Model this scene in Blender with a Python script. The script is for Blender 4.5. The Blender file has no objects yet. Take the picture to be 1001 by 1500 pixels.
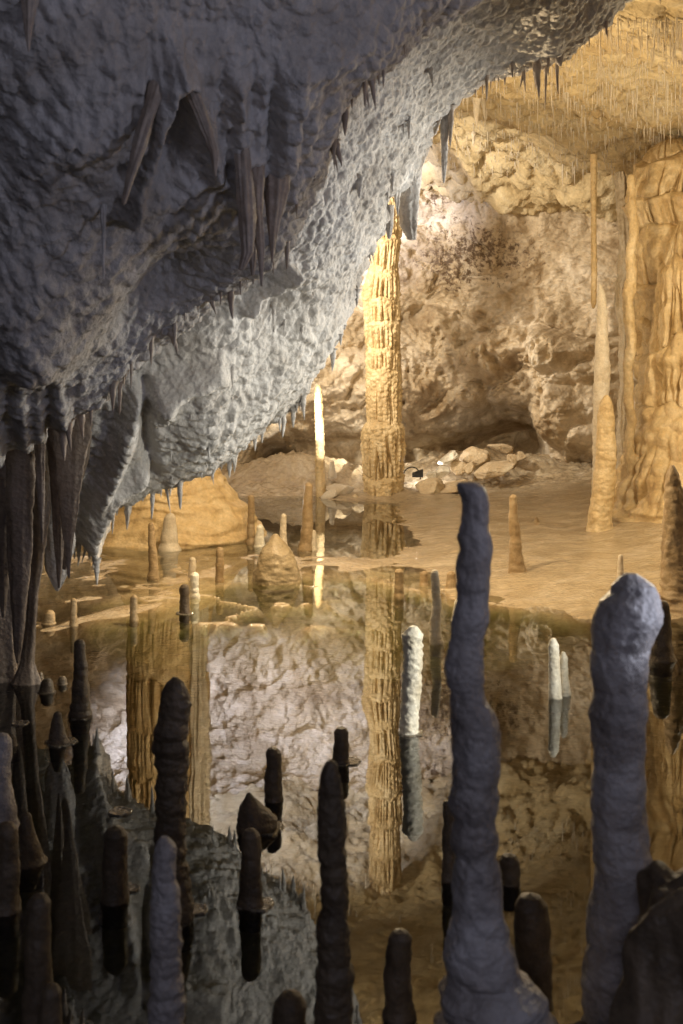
import bpy, math, random
import numpy as np
from mathutils import Vector

rng = random.Random(7)
NR = np.random.RandomState(11)
SC = bpy.context.scene
COL = SC.collection

# ------------------------------------------------------------------ camera geometry
F = 1700.0          # focal length in photo pixels (photo is 1001 wide)
CAMZ = 1.17         # eye height above the water
HY = 560.0          # row of the horizon
K = F * CAMZ


def P(x, y, d):
    return np.array([(x - 500.5) * d / F, d, CAMZ - (y - HY) * d / F])


def dw(y, z=0.0):                      # distance of a point at height z seen on row y
    return F * (CAMZ - z) / (y - HY)


# ------------------------------------------------------------------ noise
def _h(ix, iy, iz, seed):
    with np.errstate(over='ignore'):
        n = (ix.astype(np.uint32) * np.uint32(374761393) + iy.astype(np.uint32) * np.uint32(668265263)
             + iz.astype(np.uint32) * np.uint32(2147483647) + np.uint32(seed * 974711 & 0xffffffff))
        n = (n ^ (n >> np.uint32(13))) * np.uint32(1274126177)
        n = (n ^ (n >> np.uint32(16))) * np.uint32(2246822519)
        return n ^ (n >> np.uint32(15))


_G = NR.normal(size=(256, 3))
_G /= np.linalg.norm(_G, axis=1)[:, None]


def perlin(p, seed=0):
    p = np.asarray(p, float)
    i = np.floor(p).astype(np.int64)
    f = p - i
    u = f * f * f * (f * (f * 6 - 15) + 10)
    out = 0
    for dx in (0, 1):
        wx = u[:, 0] if dx else 1 - u[:, 0]
        for dy in (0, 1):
            wy = u[:, 1] if dy else 1 - u[:, 1]
            for dz in (0, 1):
                wz = u[:, 2] if dz else 1 - u[:, 2]
                g = _G[_h(i[:, 0] + dx, i[:, 1] + dy, i[:, 2] + dz, seed) & np.uint32(255)]
                dot = g[:, 0] * (f[:, 0] - dx) + g[:, 1] * (f[:, 1] - dy) + g[:, 2] * (f[:, 2] - dz)
                out = out + wx * wy * wz * dot
    return out * 1.5


def fbm(p, size, octaves=4, seed=0, gain=0.5, ridged=False):
    p = np.asarray(p, float) / size
    a, s, o = 1.0, 0.0, 0
    for k in range(octaves):
        n = perlin(p * (2.03 ** k) + 17.3 * k, seed + k)
        if ridged:
            n = 1 - 2 * np.abs(n)
            n = n * np.abs(n)
        o = o + a * n
        s += a
        a *= gain
    return o / s


def worley(p, size, seed=0, two=False):
    p = np.asarray(p, float) / size
    i = np.floor(p).astype(np.int64)
    f1 = np.full(len(p), 9.0)
    f2 = np.full(len(p), 9.0)
    for dx in (-1, 0, 1):
        for dy in (-1, 0, 1):
            for dz in (-1, 0, 1):
                c = i + np.array([dx, dy, dz])
                h = _h(c[:, 0], c[:, 1], c[:, 2], seed)
                q = c + np.stack([(h & np.uint32(1023)) / 1023.0, ((h >> np.uint32(10)) & np.uint32(1023)) / 1023.0,
                                  ((h >> np.uint32(20)) & np.uint32(1023)) / 1023.0], 1)
                dd = ((p - q) ** 2).sum(1)
                f2 = np.minimum(f2, np.maximum(f1, dd))
                f1 = np.minimum(f1, dd)
    if two:
        return np.sqrt(f1), np.sqrt(f2)
    return np.sqrt(f1)


def sstep(a, b, x):
    t = np.clip((x - a) / (b - a), 0, 1)
    return t * t * (3 - 2 * t)


# ------------------------------------------------------------------ mesh helpers
def grid_mesh(name, V, wrap=False, attrs=None, cap=False):
    """V: (nu, nv, 3). wrap joins the last column of v to the first."""
    nu, nv = V.shape[:2]
    vs = V.reshape(-1, 3)
    a = np.arange(nu - 1)[:, None] * nv
    if wrap:
        j = np.arange(nv)
        j2 = (j + 1) % nv
    else:
        j = np.arange(nv - 1)
        j2 = j + 1
    q = np.stack([a + j, a + j2, a + nv + j2, a + nv + j], -1).reshape(-1, 4)
    me = bpy.data.meshes.new(name)
    me.vertices.add(len(vs))
    me.vertices.foreach_set('co', vs.astype(np.float32).ravel())
    nf = len(q)
    me.loops.add(nf * 4)
    me.loops.foreach_set('vertex_index', q.astype(np.int32).ravel())
    me.polygons.add(nf)
    me.polygons.foreach_set('loop_start', np.arange(0, nf * 4, 4, dtype=np.int32))
    me.polygons.foreach_set('use_smooth', np.ones(nf, dtype=bool))
    me.update(calc_edges=True)
    me.validate()
    for k, val in (attrs or {}).items():
        at = me.attributes.new(k, 'FLOAT', 'POINT')
        at.data.foreach_set('value', val.astype(np.float32).ravel())
    return me


def link(name, me, mat, loc=(0, 0, 0), parent=None):
    o = bpy.data.objects.new(name, me)
    COL.objects.link(o)
    if me is not None and mat is not None and not me.materials:
        me.materials.append(mat)
    o.location = loc
    if parent:
        o.parent = parent
    return o


def tag(o, label=None, cat=None, group=None, kind=None):
    for k, v in (('label', label), ('category', cat), ('group', group), ('kind', kind)):
        if v:
            o[k] = v
    return o


def normals(V, wrap=False):
    du = np.gradient(V, axis=0)
    if wrap:
        dv = (np.roll(V, -1, 1) - np.roll(V, 1, 1)) * .5
    else:
        dv = np.gradient(V, axis=1)
    n = np.cross(du, dv)
    return n / (np.linalg.norm(n, axis=2, keepdims=True) + 1e-12)


def catmull(C, n, axis):
    """resample control rows along an axis to n samples with Catmull-Rom"""
    C = np.moveaxis(C, axis, 0)
    m = len(C)
    t = np.linspace(0, m - 1 - 1e-9, n)
    i = np.floor(t).astype(int)
    f = (t - i).reshape((-1,) + (1,) * (C.ndim - 1))
    p0, p1, p2, p3 = (C[np.clip(i + k, 0, m - 1)] for k in (-1, 0, 1, 2))
    o = .5 * (2 * p1 + (p2 - p0) * f + (2 * p0 - 5 * p1 + 4 * p2 - p3) * f ** 2 + (3 * p1 - p0 - 3 * p2 + p3) * f ** 3)
    return np.moveaxis(o, 0, axis)


def proj(p):
    p = np.asarray(p)
    return 500.5 + F * p[..., 0] / p[..., 1], HY + F * (CAMZ - p[..., 2]) / p[..., 1]


def gau(x, y, cx, cy, sx, sy, rot=0.0):
    dx, dy = x - cx, y - cy
    c, s = math.cos(rot), math.sin(rot)
    return np.exp(-((dx * c + dy * s) / sx) ** 2 - ((-dx * s + dy * c) / sy) ** 2)


def seg(x, y, pts, w):
    """soft ridge along a polyline in the same coordinates"""
    best = np.full(x.shape, 1e9)
    for (ax, ay), (bx, by) in zip(pts, pts[1:]):
        L = (bx - ax) ** 2 + (by - ay) ** 2
        t = np.clip(((x - ax) * (bx - ax) + (y - ay) * (by - ay)) / L, 0, 1)
        best = np.minimum(best, (x - ax - t * (bx - ax)) ** 2 + (y - ay - t * (by - ay)) ** 2)
    return np.exp(-best / w ** 2)


# ------------------------------------------------------------------ materials
def rock_mat(name, cols, size=.25, rough=.75, bump=.25, fine=.012, stain=None, rough_var=.15, spec=.35,
             sss=0.0, veins=None, grime=.0):
    m = bpy.data.materials.new(name)
    m.use_nodes = True
    nt = m.node_tree
    N, L = nt.nodes, nt.links
    b = N['Principled BSDF']
    tc = N.new('ShaderNodeTexCoord')
    geo = N.new('ShaderNodeNewGeometry')
    pos = geo.outputs['Position']

    def noise(scale, detail=8, rough_=.6, dist=0.0):
        n = N.new('ShaderNodeTexNoise')
        n.inputs['Scale'].default_value = scale
        n.inputs['Detail'].default_value = detail
        n.inputs['Roughness'].default_value = rough_
        n.inputs['Distortion'].default_value = dist
        L.new(pos, n.inputs['Vector'])
        return n
    n1 = noise(1 / size, 9, .62, .6)
    r = N.new('ShaderNodeValToRGB')
    e = r.color_ramp.elements
    k = len(cols)
    e[0].position, e[1].position = .3, .7
    e[0].color = (*cols[0], 1)
    e[1].color = (*cols[-1], 1)
    for i in range(1, k - 1):
        q = e.new(.3 + .4 * i / (k - 1))
        q.color = (*cols[i], 1)
    L.new(n1.outputs['Fac'], r.inputs['Fac'])
    out = r.outputs['Color']
    # fine mottling
    n2 = noise(1 / (size * .12), 6, .7)
    mr = N.new('ShaderNodeMapRange')
    mr.inputs['From Min'].default_value = .3
    mr.inputs['From Max'].default_value = .7
    mr.inputs['To Min'].default_value = .78
    mr.inputs['To Max'].default_value = 1.15
    L.new(n2.outputs['Fac'], mr.inputs['Value'])
    mx = N.new('ShaderNodeMix')
    mx.data_type = 'RGBA'
    mx.blend_type = 'MULTIPLY'
    mx.inputs[0].default_value = 1
    L.new(out, mx.inputs[6])
    L.new(mr.outputs['Result'], mx.inputs[7])
    out = mx.outputs[2]
    if stain:
        at = N.new('ShaderNodeAttribute')
        at.attribute_name = 'stain'
        ns = noise(stain[1], 10, .72)
        ad = N.new('ShaderNodeMath')
        ad.operation = 'ADD'
        L.new(at.outputs['Fac'], ad.inputs[0])
        L.new(ns.outputs['Fac'], ad.inputs[1])
        sr = N.new('ShaderNodeMapRange')
        sr.inputs['From Min'].default_value = 1.0
        sr.inputs['From Max'].default_value = 1.1
        L.new(ad.outputs[0], sr.inputs['Value'])
        m2 = N.new('ShaderNodeMix')
        m2.data_type = 'RGBA'
        L.new(sr.outputs['Result'], m2.inputs[0])
        L.new(out, m2.inputs[6])
        m2.inputs[7].default_value = (*stain[0], 1)
        out = m2.outputs[2]
    L.new(out, b.inputs['Base Color'])
    rr = N.new('ShaderNodeMapRange')
    rr.inputs['From Min'].default_value = .3
    rr.inputs['From Max'].default_value = .7
    rr.inputs['To Min'].default_value = max(.03, rough - rough_var)
    rr.inputs['To Max'].default_value = min(1, rough + rough_var)
    n4 = noise(1 / (size * .4), 5, .6)
    L.new(n4.outputs['Fac'], rr.inputs['Value'])
    L.new(rr.outputs['Result'], b.inputs['Roughness'])
    b.inputs['Specular IOR Level'].default_value = spec
    # bump
    nb = noise(1 / fine, 6, .65)
    v = N.new('ShaderNodeTexVoronoi')
    v.inputs['Scale'].default_value = .6 / fine
    L.new(pos, v.inputs['Vector'])
    ad2 = N.new('ShaderNodeMath')
    ad2.operation = 'ADD'
    L.new(nb.outputs['Fac'], ad2.inputs[0])
    L.new(v.outputs['Distance'], ad2.inputs[1])
    bp = N.new('ShaderNodeBump')
    bp.inputs['Strength'].default_value = bump
    bp.inputs['Distance'].default_value = fine * .8
    L.new(ad2.outputs[0], bp.inputs['Height'])
    L.new(bp.outputs['Normal'], b.inputs['Normal'])
    if sss:
        b.inputs['Subsurface Weight'].default_value = sss
        b.inputs['Subsurface Radius'].default_value = (.05, .03, .015)
        b.inputs['Subsurface Scale'].default_value = .6
    return m


M = {}
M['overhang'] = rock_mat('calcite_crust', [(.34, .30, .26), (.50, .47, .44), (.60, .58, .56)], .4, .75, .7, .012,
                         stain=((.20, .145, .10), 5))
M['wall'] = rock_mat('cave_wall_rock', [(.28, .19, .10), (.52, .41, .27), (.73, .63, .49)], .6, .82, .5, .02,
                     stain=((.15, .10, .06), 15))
M['ceiling'] = rock_mat('ceiling_rock', [(.38, .27, .13), (.52, .40, .22), (.62, .52, .34)], .6, .8, .5, .02)
M['floor'] = rock_mat('wet_flowstone', [(.30, .22, .13), (.42, .33, .21), (.54, .45, .33)], .28, .17, .35, .016,
                      rough_var=.09, spec=.6)
M['column'] = rock_mat('honey_calcite', [(.38, .25, .11), (.56, .41, .21), (.68, .54, .33)], .22, .48, .4, .012, spec=.4)
M['drape'] = rock_mat('brown_drapery', [(.27, .20, .15), (.38, .31, .25), (.46, .41, .36)], .25, .55, .25, .01, spec=.4)
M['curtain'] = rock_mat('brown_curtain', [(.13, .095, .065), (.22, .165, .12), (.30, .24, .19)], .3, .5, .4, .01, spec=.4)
M['brown'] = rock_mat('brown_stalagmite', [(.20, .13, .06), (.30, .21, .11), (.36, .27, .16)], .1, .55, .3, .006)
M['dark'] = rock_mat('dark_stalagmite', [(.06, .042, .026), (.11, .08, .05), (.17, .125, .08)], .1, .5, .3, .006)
M['pale'] = rock_mat('pale_stalagmite', [(.46, .38, .27), (.56, .48, .36), (.62, .56, .46)], .1, .5, .3, .006)
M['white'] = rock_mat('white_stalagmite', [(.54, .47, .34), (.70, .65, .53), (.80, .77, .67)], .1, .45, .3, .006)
M['grey'] = rock_mat('grey_stalagmite', [(.14, .115, .10), (.33, .30, .285), (.48, .455, .45)], .2, .34, .5, .006, spec=.45)
M['rock'] = rock_mat('tan_rubble', [(.40, .29, .16), (.52, .40, .25), (.60, .50, .34)], .15, .8, .5, .015)
M['boulder'] = rock_mat('brown_boulder', [(.24, .18, .10), (.32, .25, .15), (.38, .30, .2)], .15, .5, .3, .008)


def plain(name, col, rough=.4, metal=0.0):
    m = bpy.data.materials.new(name)
    m.use_nodes = True
    b = m.node_tree.nodes['Principled BSDF']
    b.inputs['Base Color'].default_value = (*col, 1)
    b.inputs['Roughness'].default_value = rough
    b.inputs['Metallic'].default_value = metal
    return m


M['black'] = plain('black_plastic', (.02, .02, .022), .45)

# water: fresnel mirror over a clear brownish body
wm = bpy.data.materials.new('still_water')
wm.use_nodes = True
nt = wm.node_tree
nt.nodes.clear()
out = nt.nodes.new('ShaderNodeOutputMaterial')
mix = nt.nodes.new('ShaderNodeMixShader')
gl = nt.nodes.new('ShaderNodeBsdfGlossy')
gl.inputs['Roughness'].default_value = 0.0
gl.inputs['Color'].default_value = (1, 1, 1, 1)
tr = nt.nodes.new('ShaderNodeBsdfTransparent')
tr.inputs['Color'].default_value = (.97, .97, .95, 1)
va = nt.nodes.new('ShaderNodeVolumeAbsorption')
va.inputs['Color'].default_value = (.52, .58, .40, 1)
va.inputs['Density'].default_value = 16
nt.links.new(va.outputs[0], out.inputs['Volume'])
fr = nt.nodes.new('ShaderNodeFresnel')
fr.inputs['IOR'].default_value = 1.7
nb = nt.nodes.new('ShaderNodeTexNoise')
nb.inputs['Scale'].default_value = 5
nb.inputs['Detail'].default_value = 3
gp = nt.nodes.new('ShaderNodeNewGeometry')
nt.links.new(gp.outputs['Position'], nb.inputs['Vector'])
bp = nt.nodes.new('ShaderNodeBump')
bp.inputs['Strength'].default_value = .02
bp.inputs['Distance'].default_value = .004
nt.links.new(nb.outputs['Fac'], bp.inputs['Height'])
nt.links.new(bp.outputs['Normal'], gl.inputs['Normal'])
nt.links.new(fr.outputs['Fac'], mix.inputs['Fac'])
nt.links.new(tr.outputs[0], mix.inputs[1])
nt.links.new(gl.outputs[0], mix.inputs[2])
nt.links.new(mix.outputs[0], out.inputs['Surface'])
M['water'] = wm

# ------------------------------------------------------------------ floor
SX = np.array([-9, -2.2, -1.4, -.9, -.5, .1, .55, 1.24, 1.7, 2.4, 9])
SY = np.array([6.0, 6.1, 6.0, 6.4, 7.0, 7.0, 6.25, 5.68, 5.75, 5.2, 4.2])


def floor_z(X, Y, detail=True):
    X = np.asarray(X, float)
    Y = np.asarray(Y, float)
    sh = np.interp(X, SX, SY)
    p = np.stack([X.ravel(), Y.ravel(), 0 * X.ravel()], 1)
    w = fbm(p, .9, 3, 5).reshape(X.shape)
    s = Y - sh + w * .35
    deep = -.32 * sstep(.1, -1.6, s) - .03 * sstep(.0, -.25, s)
    z = deep
    land = sstep(-.1, .35, s)
    # the flowstone bank that rises to the big flowstone column
    bank = np.clip(X - .35, 0, 5)
    z = z + land * (.055 * np.minimum(bank, 1.2) * sstep(0, 1.2, s) + .13 * np.clip(X - 1.75, 0, 1.6))
    z = z + land * (.006 - .010 * sstep(1.1, .3, X) - .007 * sstep(.75, .45, X) * sstep(-1.1, -.8, X) * sstep(8.0, 8.4, Y) * sstep(12.2, 11.9, Y))
    z = z + .008 * gau(X, Y, -.05, 7.5, .4, .3)
    iso = fbm(p + 3.3, .8, 4, 14).reshape(X.shape)
    rim = np.exp(-(iso / .035) ** 2) * sstep(5.2, 5.6, Y) * sstep(8.6, 8.0, Y) * sstep(.3, -.2, X)
    z = np.maximum(z, -.05 + .055 * rim)
    bar = seg(X, Y, [(-1.9, 5.3), (-1.45, 5.5), (-1.0, 6.2), (-.69, 6.9)], .33)
    z = np.maximum(z, -.07 + bar * (.066 + .05 * w + .03 * iso) * sstep(-.2, -.6, X))
    # terraces and films in the middle and on the far side
    tw = fbm(p * np.array([1, .55, 1]), .55, 4, 9).reshape(X.shape)
    z = z + land * .020 * tw * (1 - .5 * sstep(.5, 1.4, X)) - land * .003
    # hump in front of the wall
    z = z + .32 * gau(X, Y, -.5, 12.75, .8, .42) + .10 * gau(X, Y, .42, 11.75, .42, .3)
    z = z + .22 * gau(X, Y, 1.5, 13.0, .9, .45)
    z = z + .1 * sstep(12.2, 13.2, Y)
    if detail:
        r = fbm(p, .12, 4, 21).reshape(X.shape)
        z = z + sstep(-.3, .1, s) * .010 * fbm(p * np.array([1, .6, 1]), .22, 4, 25).reshape(X.shape) + land * (.006 * r + .10 * np.abs(r) * sstep(11.6, 12.3, Y) + .05 * np.clip(fbm(p, .35, 3, 27).reshape(X.shape), -.3, 1) * sstep(11.6, 12.3, Y))
        tr_ = fbm(p, .45, 3, 33, ridged=True).reshape(X.shape)
        z = z + .008 * land * np.clip(tr_ - .35, 0, 1) * sstep(1.6, .4, X)
    return z


xs = np.linspace(-7, 7, 620)
ys = np.concatenate([np.linspace(-.5, 5.0, 60, endpoint=False), np.linspace(5.0, 14.6, 700)])
GX, GY = np.meshgrid(xs, ys, indexing='ij')
V = np.stack([GX, GY, floor_z(GX, GY)], -1)
o = link('cave_floor', grid_mesh('cave_floor', V), M['floor'])
tag(o, kind='structure')
me = bpy.data.meshes.new('water')
me.from_pydata([(x, y, z) for z in (-.6, 0) for x, y in ((-7, -.6), (7, -.6), (7, 14.6), (-7, 14.6))], [],
               [(3, 2, 1, 0), (4, 5, 6, 7), (0, 1, 5, 4), (1, 2, 6, 5), (2, 3, 7, 6), (3, 0, 4, 7)])
o = link('water', me, M['water'])
tag(o, kind='structure')


def ground_at(px, py, dmin=5.0):
    d = np.linspace(dmin, 13.4, 1500)
    X = (px - 500.5) * d / F
    Z = CAMZ - (py - HY) * d / F
    g = np.maximum(floor_z(X, d, False), 0)
    i = np.argmax(Z < g)
    return d[i] if i else dw(py)


# ------------------------------------------------------------------ back wall
PL = np.array([(-5.6, -1), (-5.6, 4), (-5.4, 7.5), (-4.9, 10), (-3.7, 12.1), (-1.9, 13.2), (0, 13.5), (1.8, 13.3),
               (3.3, 12.3), (4.3, 10.5), (4.8, 8.0), (4.9, 5), (4.9, -1)])
nU, nV = 1100, 520
plan = catmull(PL, nU, 0)
# even spacing along the plan curve, finer where the picture sees it
seglen = np.r_[0, np.cumsum(np.linalg.norm(np.diff(plan, axis=0), axis=1))]
dens = np.interp(plan[:, 1], [0, 9, 11.5, 14], [.2, .5, 1.6, 1.6])
cum = np.r_[0, np.cumsum(np.diff(seglen) * dens[1:])]
tt = np.interp(np.linspace(0, cum[-1], nU), cum, seglen)
plan = np.stack([np.interp(tt, seglen, plan[:, k]) for k in (0, 1)], 1)
zz = np.linspace(-.25, 4.9, nV)
V = np.zeros((nU, nV, 3))
V[..., :2] = plan[:, None]
V[..., 2] = zz[None]
N = normals(V)
if N[nU // 2, nV // 2, 1] > 0:
    N = -N
px, py = proj(np.where(V[..., 1:2] > 1, V, np.array([0, 1e3, 0])))
far = sstep(9.5, 11.5, V[..., 1])
pts = V.reshape(-1, 3)
D = .55 * fbm(pts, 2.2, 3, 40).reshape(nU, nV)
D += far * (.75 * gau(px, py, 500, 560, 170, 75) - .7 * gau(px, py, 600, 668, 190, 28) - .25 * gau(px, py, 640, 690, 120, 26)
            - 1.4 * gau(px, py, 725, 640, 58, 44, -.4) - 1.0 * gau(px, py, 408, 690, 26, 34)
            + .95 * gau(px, py, 850, 560, 70, 120) + .35 * gau(px, py, 770, 500, 60, 40) - .6 * gau(px, py, 860, 700, 26, 36)
            + .3 * gau(px, py, 690, 505, 140, 35) - .3 * gau(px, py, 720, 262, 150, 14, .1) + .25 * gau(px, py, 700, 300, 160, 26, .1)
            + .2 * gau(px, py, 640, 470, 60, 26) + .2 * gau(px, py, 340, 690, 40, 60)
            - .12 * sstep(330, 180, py) + .3 * gau(px, py, 870, 235, 60, 22))
rough = far * gau(px, py, 720, 500, 230, 75) + .5 * far * gau(px, py, 640, 610, 250, 60) + .25
W1 = pts + .25 * np.stack([fbm(pts, .7, 3, 60), fbm(pts, .7, 3, 61), fbm(pts, .7, 3, 62)], 1)
f1, f2 = worley(W1 * np.array([.8, 1, 1.35]), .55, 50, True)
blk = np.clip(f2 - f1, 0, .5).reshape(nU, nV)
D += .62 * np.minimum(rough, 1) * (blk - .22)
D -= (.13 + .24 * rough) * fbm(W1, .5, 6, 51, .55, True).reshape(nU, nV) * .8
D += (.05 + .05 * rough) * fbm(pts, .16, 5, 55, .6).reshape(nU, nV)
f1, f2 = worley(W1, .13, 56, True)
D += .09 * np.minimum(rough, 1) * (np.clip(f2 - f1, 0, .5).reshape(nU, nV) - .2)
# small hollows
pit = worley(pts, .22, 57).reshape(nU, nV)
D -= .10 * sstep(.32, .12, pit) * np.minimum(rough, 1)
V = V + N * D[..., None]
V[..., 1] = np.minimum(V[..., 1], 15.2)
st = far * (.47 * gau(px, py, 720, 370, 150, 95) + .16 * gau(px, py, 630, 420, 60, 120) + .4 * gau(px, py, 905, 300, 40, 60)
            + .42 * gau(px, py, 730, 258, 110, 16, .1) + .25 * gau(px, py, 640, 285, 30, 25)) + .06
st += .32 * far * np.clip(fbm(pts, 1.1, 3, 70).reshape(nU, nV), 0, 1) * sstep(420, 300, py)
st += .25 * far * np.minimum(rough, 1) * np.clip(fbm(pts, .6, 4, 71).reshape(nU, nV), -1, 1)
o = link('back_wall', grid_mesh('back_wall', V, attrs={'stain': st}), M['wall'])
tag(o, kind='structure')
WALLV = V
wpx, wpy = proj(np.where(V[..., 1:2] > 1, V, np.array([0, 1e3, 0])))


def wall_at(x, y):
    m = (wpx - x) ** 2 + (wpy - y) ** 2 + 1e6 * (WALLV[..., 1] < 8)
    return WALLV.reshape(-1, 3)[np.argmin(m)]


# ------------------------------------------------------------------ chamber ceiling
def ceil_z(X, Y, detail=True):
    X = np.asarray(X, float)
    Y = np.asarray(Y, float)
    p = np.stack([X.ravel(), Y.ravel(), 0 * X.ravel()], 1)
    z = 2.95 + .135 * (Y - 5) - .24 * np.clip(X - .6, 0, 3) * sstep(6, 11, Y) - .1 * np.clip(np.abs(X) - 3, 0, 9)
    z = z + .36 * fbm(p, 1.5, 3, 80).reshape(X.shape)
    z = z - .35 * gau(X, Y, 2.1, 6.6, .5, .55) - .3 * gau(X, Y, 2.6, 12.0, .8, .35) - .2 * gau(X, Y, 1.6, 12.9, .9, .3)
    z = z - .75 * sstep(11.0, 14.2, Y) + .22 * fbm(p + 5, .8, 4, 83).reshape(X.shape) * sstep(9, 12.5, Y)
    if detail:
        z = z + (.11 + .09 * sstep(11.2, 12.4, Y)) * fbm(p, .4, 5, 81, .55, True).reshape(X.shape) + .03 * fbm(p, .1, 4, 85).reshape(X.shape)
    return z


xs = np.linspace(-6.5, 6, 560)
ys = np.linspace(5.0, 15.2, 520)
CX, CY = np.meshgrid(xs, ys, indexing='ij')
o = link('cave_ceiling', grid_mesh('cave_ceiling', np.stack([CX, CY, ceil_z(CX, CY)], -1)), M['ceiling'])
tag(o, kind='structure')

# ------------------------------------------------------------------ the overhanging roof of the near gallery
ST = [  # each station: near top, face, face lip, recess, inner face, lower lip   (photo column, row, distance)
    [(-2200, -500, 1.6), (-2000, 300, 2.4), (-1900, 900, 3.7), (-1880, 900, 4.3), (-1860, 900, 4.6), (-1840, 1010, 5.0)],
    [(-800, -450, 1.8), (-560, 300, 2.6), (-420, 760, 3.8), (-400, 760, 4.3), (-380, 800, 4.6), (-340, 960, 5.0)],
    [(-420, -420, 1.9), (-240, 260, 2.7), (-80, 680, 3.9), (-70, 690, 4.3), (-60, 740, 4.6), (-50, 870, 5.0)],
    [(-250, -420, 2.0), (-60, 190, 2.75), (108, 590, 3.8), (113, 565, 4.25), (115, 670, 4.6), (116, 778, 5.0)],
    [(-120, -420, 2.0), (60, 150, 2.75), (212, 535, 3.7), (220, 505, 4.2), (226, 620, 4.55), (232, 718, 5.0)],
    [(30, -420, 2.0), (190, 90, 2.75), (328, 462, 3.6), (340, 425, 4.15), (355, 540, 4.5), (372, 642, 5.0)],
    [(160, -420, 2.0), (290, 40, 2.75), (424, 352, 3.5), (440, 310, 4.1), (455, 425, 4.5), (474, 532, 5.0)],
    [(290, -420, 2.0), (390, 0, 2.75), (486, 235, 3.4), (500, 190, 4.05), (515, 290, 4.5), (536, 372, 5.0)],
    [(400, -430, 2.0), (460, -60, 2.75), (535, 130, 3.4), (550, 90, 4.0), (572, 180, 4.5), (598, 268, 5.0)],
    [(500, -450, 2.0), (540, -120, 2.75), (600, 55, 3.4), (612, 25, 4.0), (628, 100, 4.5), (645, 178, 5.0)],
    [(600, -480, 2.0), (640, -180, 2.75), (690, 5, 3.4), (698, -30, 4.0), (706, 40, 4.5), (712, 106, 5.0)],
    [(720, -520, 2.0), (760, -230, 2.75), (800, -70, 3.4), (806, -100, 4.0), (812, 0, 4.5), (818, 72, 5.0)],
    [(850, -560, 2.0), (870, -300, 2.75), (890, -160, 3.4), (895, -190, 4.0), (900, -70, 4.5), (906, 6, 5.0)],
    [(1150, -620, 2.0), (1150, -400, 2.75), (1150, -280, 3.4), (1150, -300, 4.0), (1150, -200, 4.5), (1150, -130, 5.0)],
    [(2300, -700, 2.0), (2200, -500, 2.75), (2150, -400, 3.4), (2100, -400, 4.0), (2050, -320, 4.5), (2000, -200, 5.0)],
]
C = []
for row in ST:
    r = [P(*q) for q in row]
    L = r[-1]
    r.append(np.array([L[0], 5.25, L[2] + .22]))
    r.append(np.array([L[0], 5.75, L[2] + .9]))
    r.append(np.array([L[0], 6.3, max(3.9, L[2] + 1.4)]))
    C.append(r)
C = np.array(C)
nU, nV = 860, 620
V = catmull(C, nU, 0)
vt = np.linspace(0, 8, 2000)
V = catmull(V, 2000, 1)
# more samples on the two seen faces
dens = np.interp(vt, [0, 1, 2, 5.2, 5.8, 8], [1., 1.4, 1.4, 1.5, .5, .3])
cum = np.cumsum(dens)
idx = np.interp(np.linspace(cum[0], cum[-1], nV), cum, np.arange(2000))
i0 = np.clip(np.floor(idx).astype(int), 0, 1998)
fr_ = (idx - i0)[None, :, None]
V = V[:, i0] * (1 - fr_) + V[:, i0 + 1] * fr_
vrow = idx / 1999 * 8
# denser in the seen stations
ut = np.linspace(0, 14, nU)
N = normals(V)
mid = V[nU // 2, nV // 4]
if np.dot(N[nU // 2, nV // 4], np.array([0, 0, CAMZ]) - mid) < 0:
    N = -N
px, py = proj(V)
pts = V.reshape(-1, 3)
fa = sstep(2.6, 2.1, vrow)[None] * np.ones((nU, 1))      # front face weight
fb = sstep(3.0, 3.6, vrow)[None] * sstep(6.2, 5.4, vrow)[None] * np.ones((nU, 1))
W1 = pts + .08 * np.stack([fbm(pts, .25, 3, 90), fbm(pts, .25, 3, 91), fbm(pts, .25, 3, 92)], 1)
D = .10 * fbm(pts, .75, 3, 93).reshape(nU, nV) + .032 * fbm(W1, .22, 4, 94).reshape(nU, nV)
f1, f2 = worley(W1, .052, 95, True)
D += .020 * (.5 - f1.reshape(nU, nV)) + .012 * np.clip((f2 - f1).reshape(nU, nV), 0, .4) + .016 * fbm(pts, .05, 4, 96, .6).reshape(nU, nV)
D += .016 * fb * fbm(W1, .3, 4, 97, .55, True).reshape(nU, nV)
# lobes, hollows and flow ridges
D += fa * (.17 * gau(px, py, 40, 420, 110, 150, .5) - .22 * gau(px, py, 260, 470, 110, 60, -.45) - .12 * gau(px, py, 250, 190, 26, 70)
           + .14 * gau(px, py, 120, 150, 120, 120) + .10 * gau(px, py, 520, 60, 90, 60, -.6)
           + .08 * seg(px, py, [(245, 60), (215, 160), (185, 290)], 16) + .07 * seg(px, py, [(262, 80), (290, 160), (315, 250)], 14)
           + .05 * seg(px, py, [(340, 110), (350, 200), (352, 300)], 12) + .05 * seg(px, py, [(372, 170), (375, 300)], 10)
           + .04 * seg(px, py, [(420, 100), (418, 230)], 18))
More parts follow.
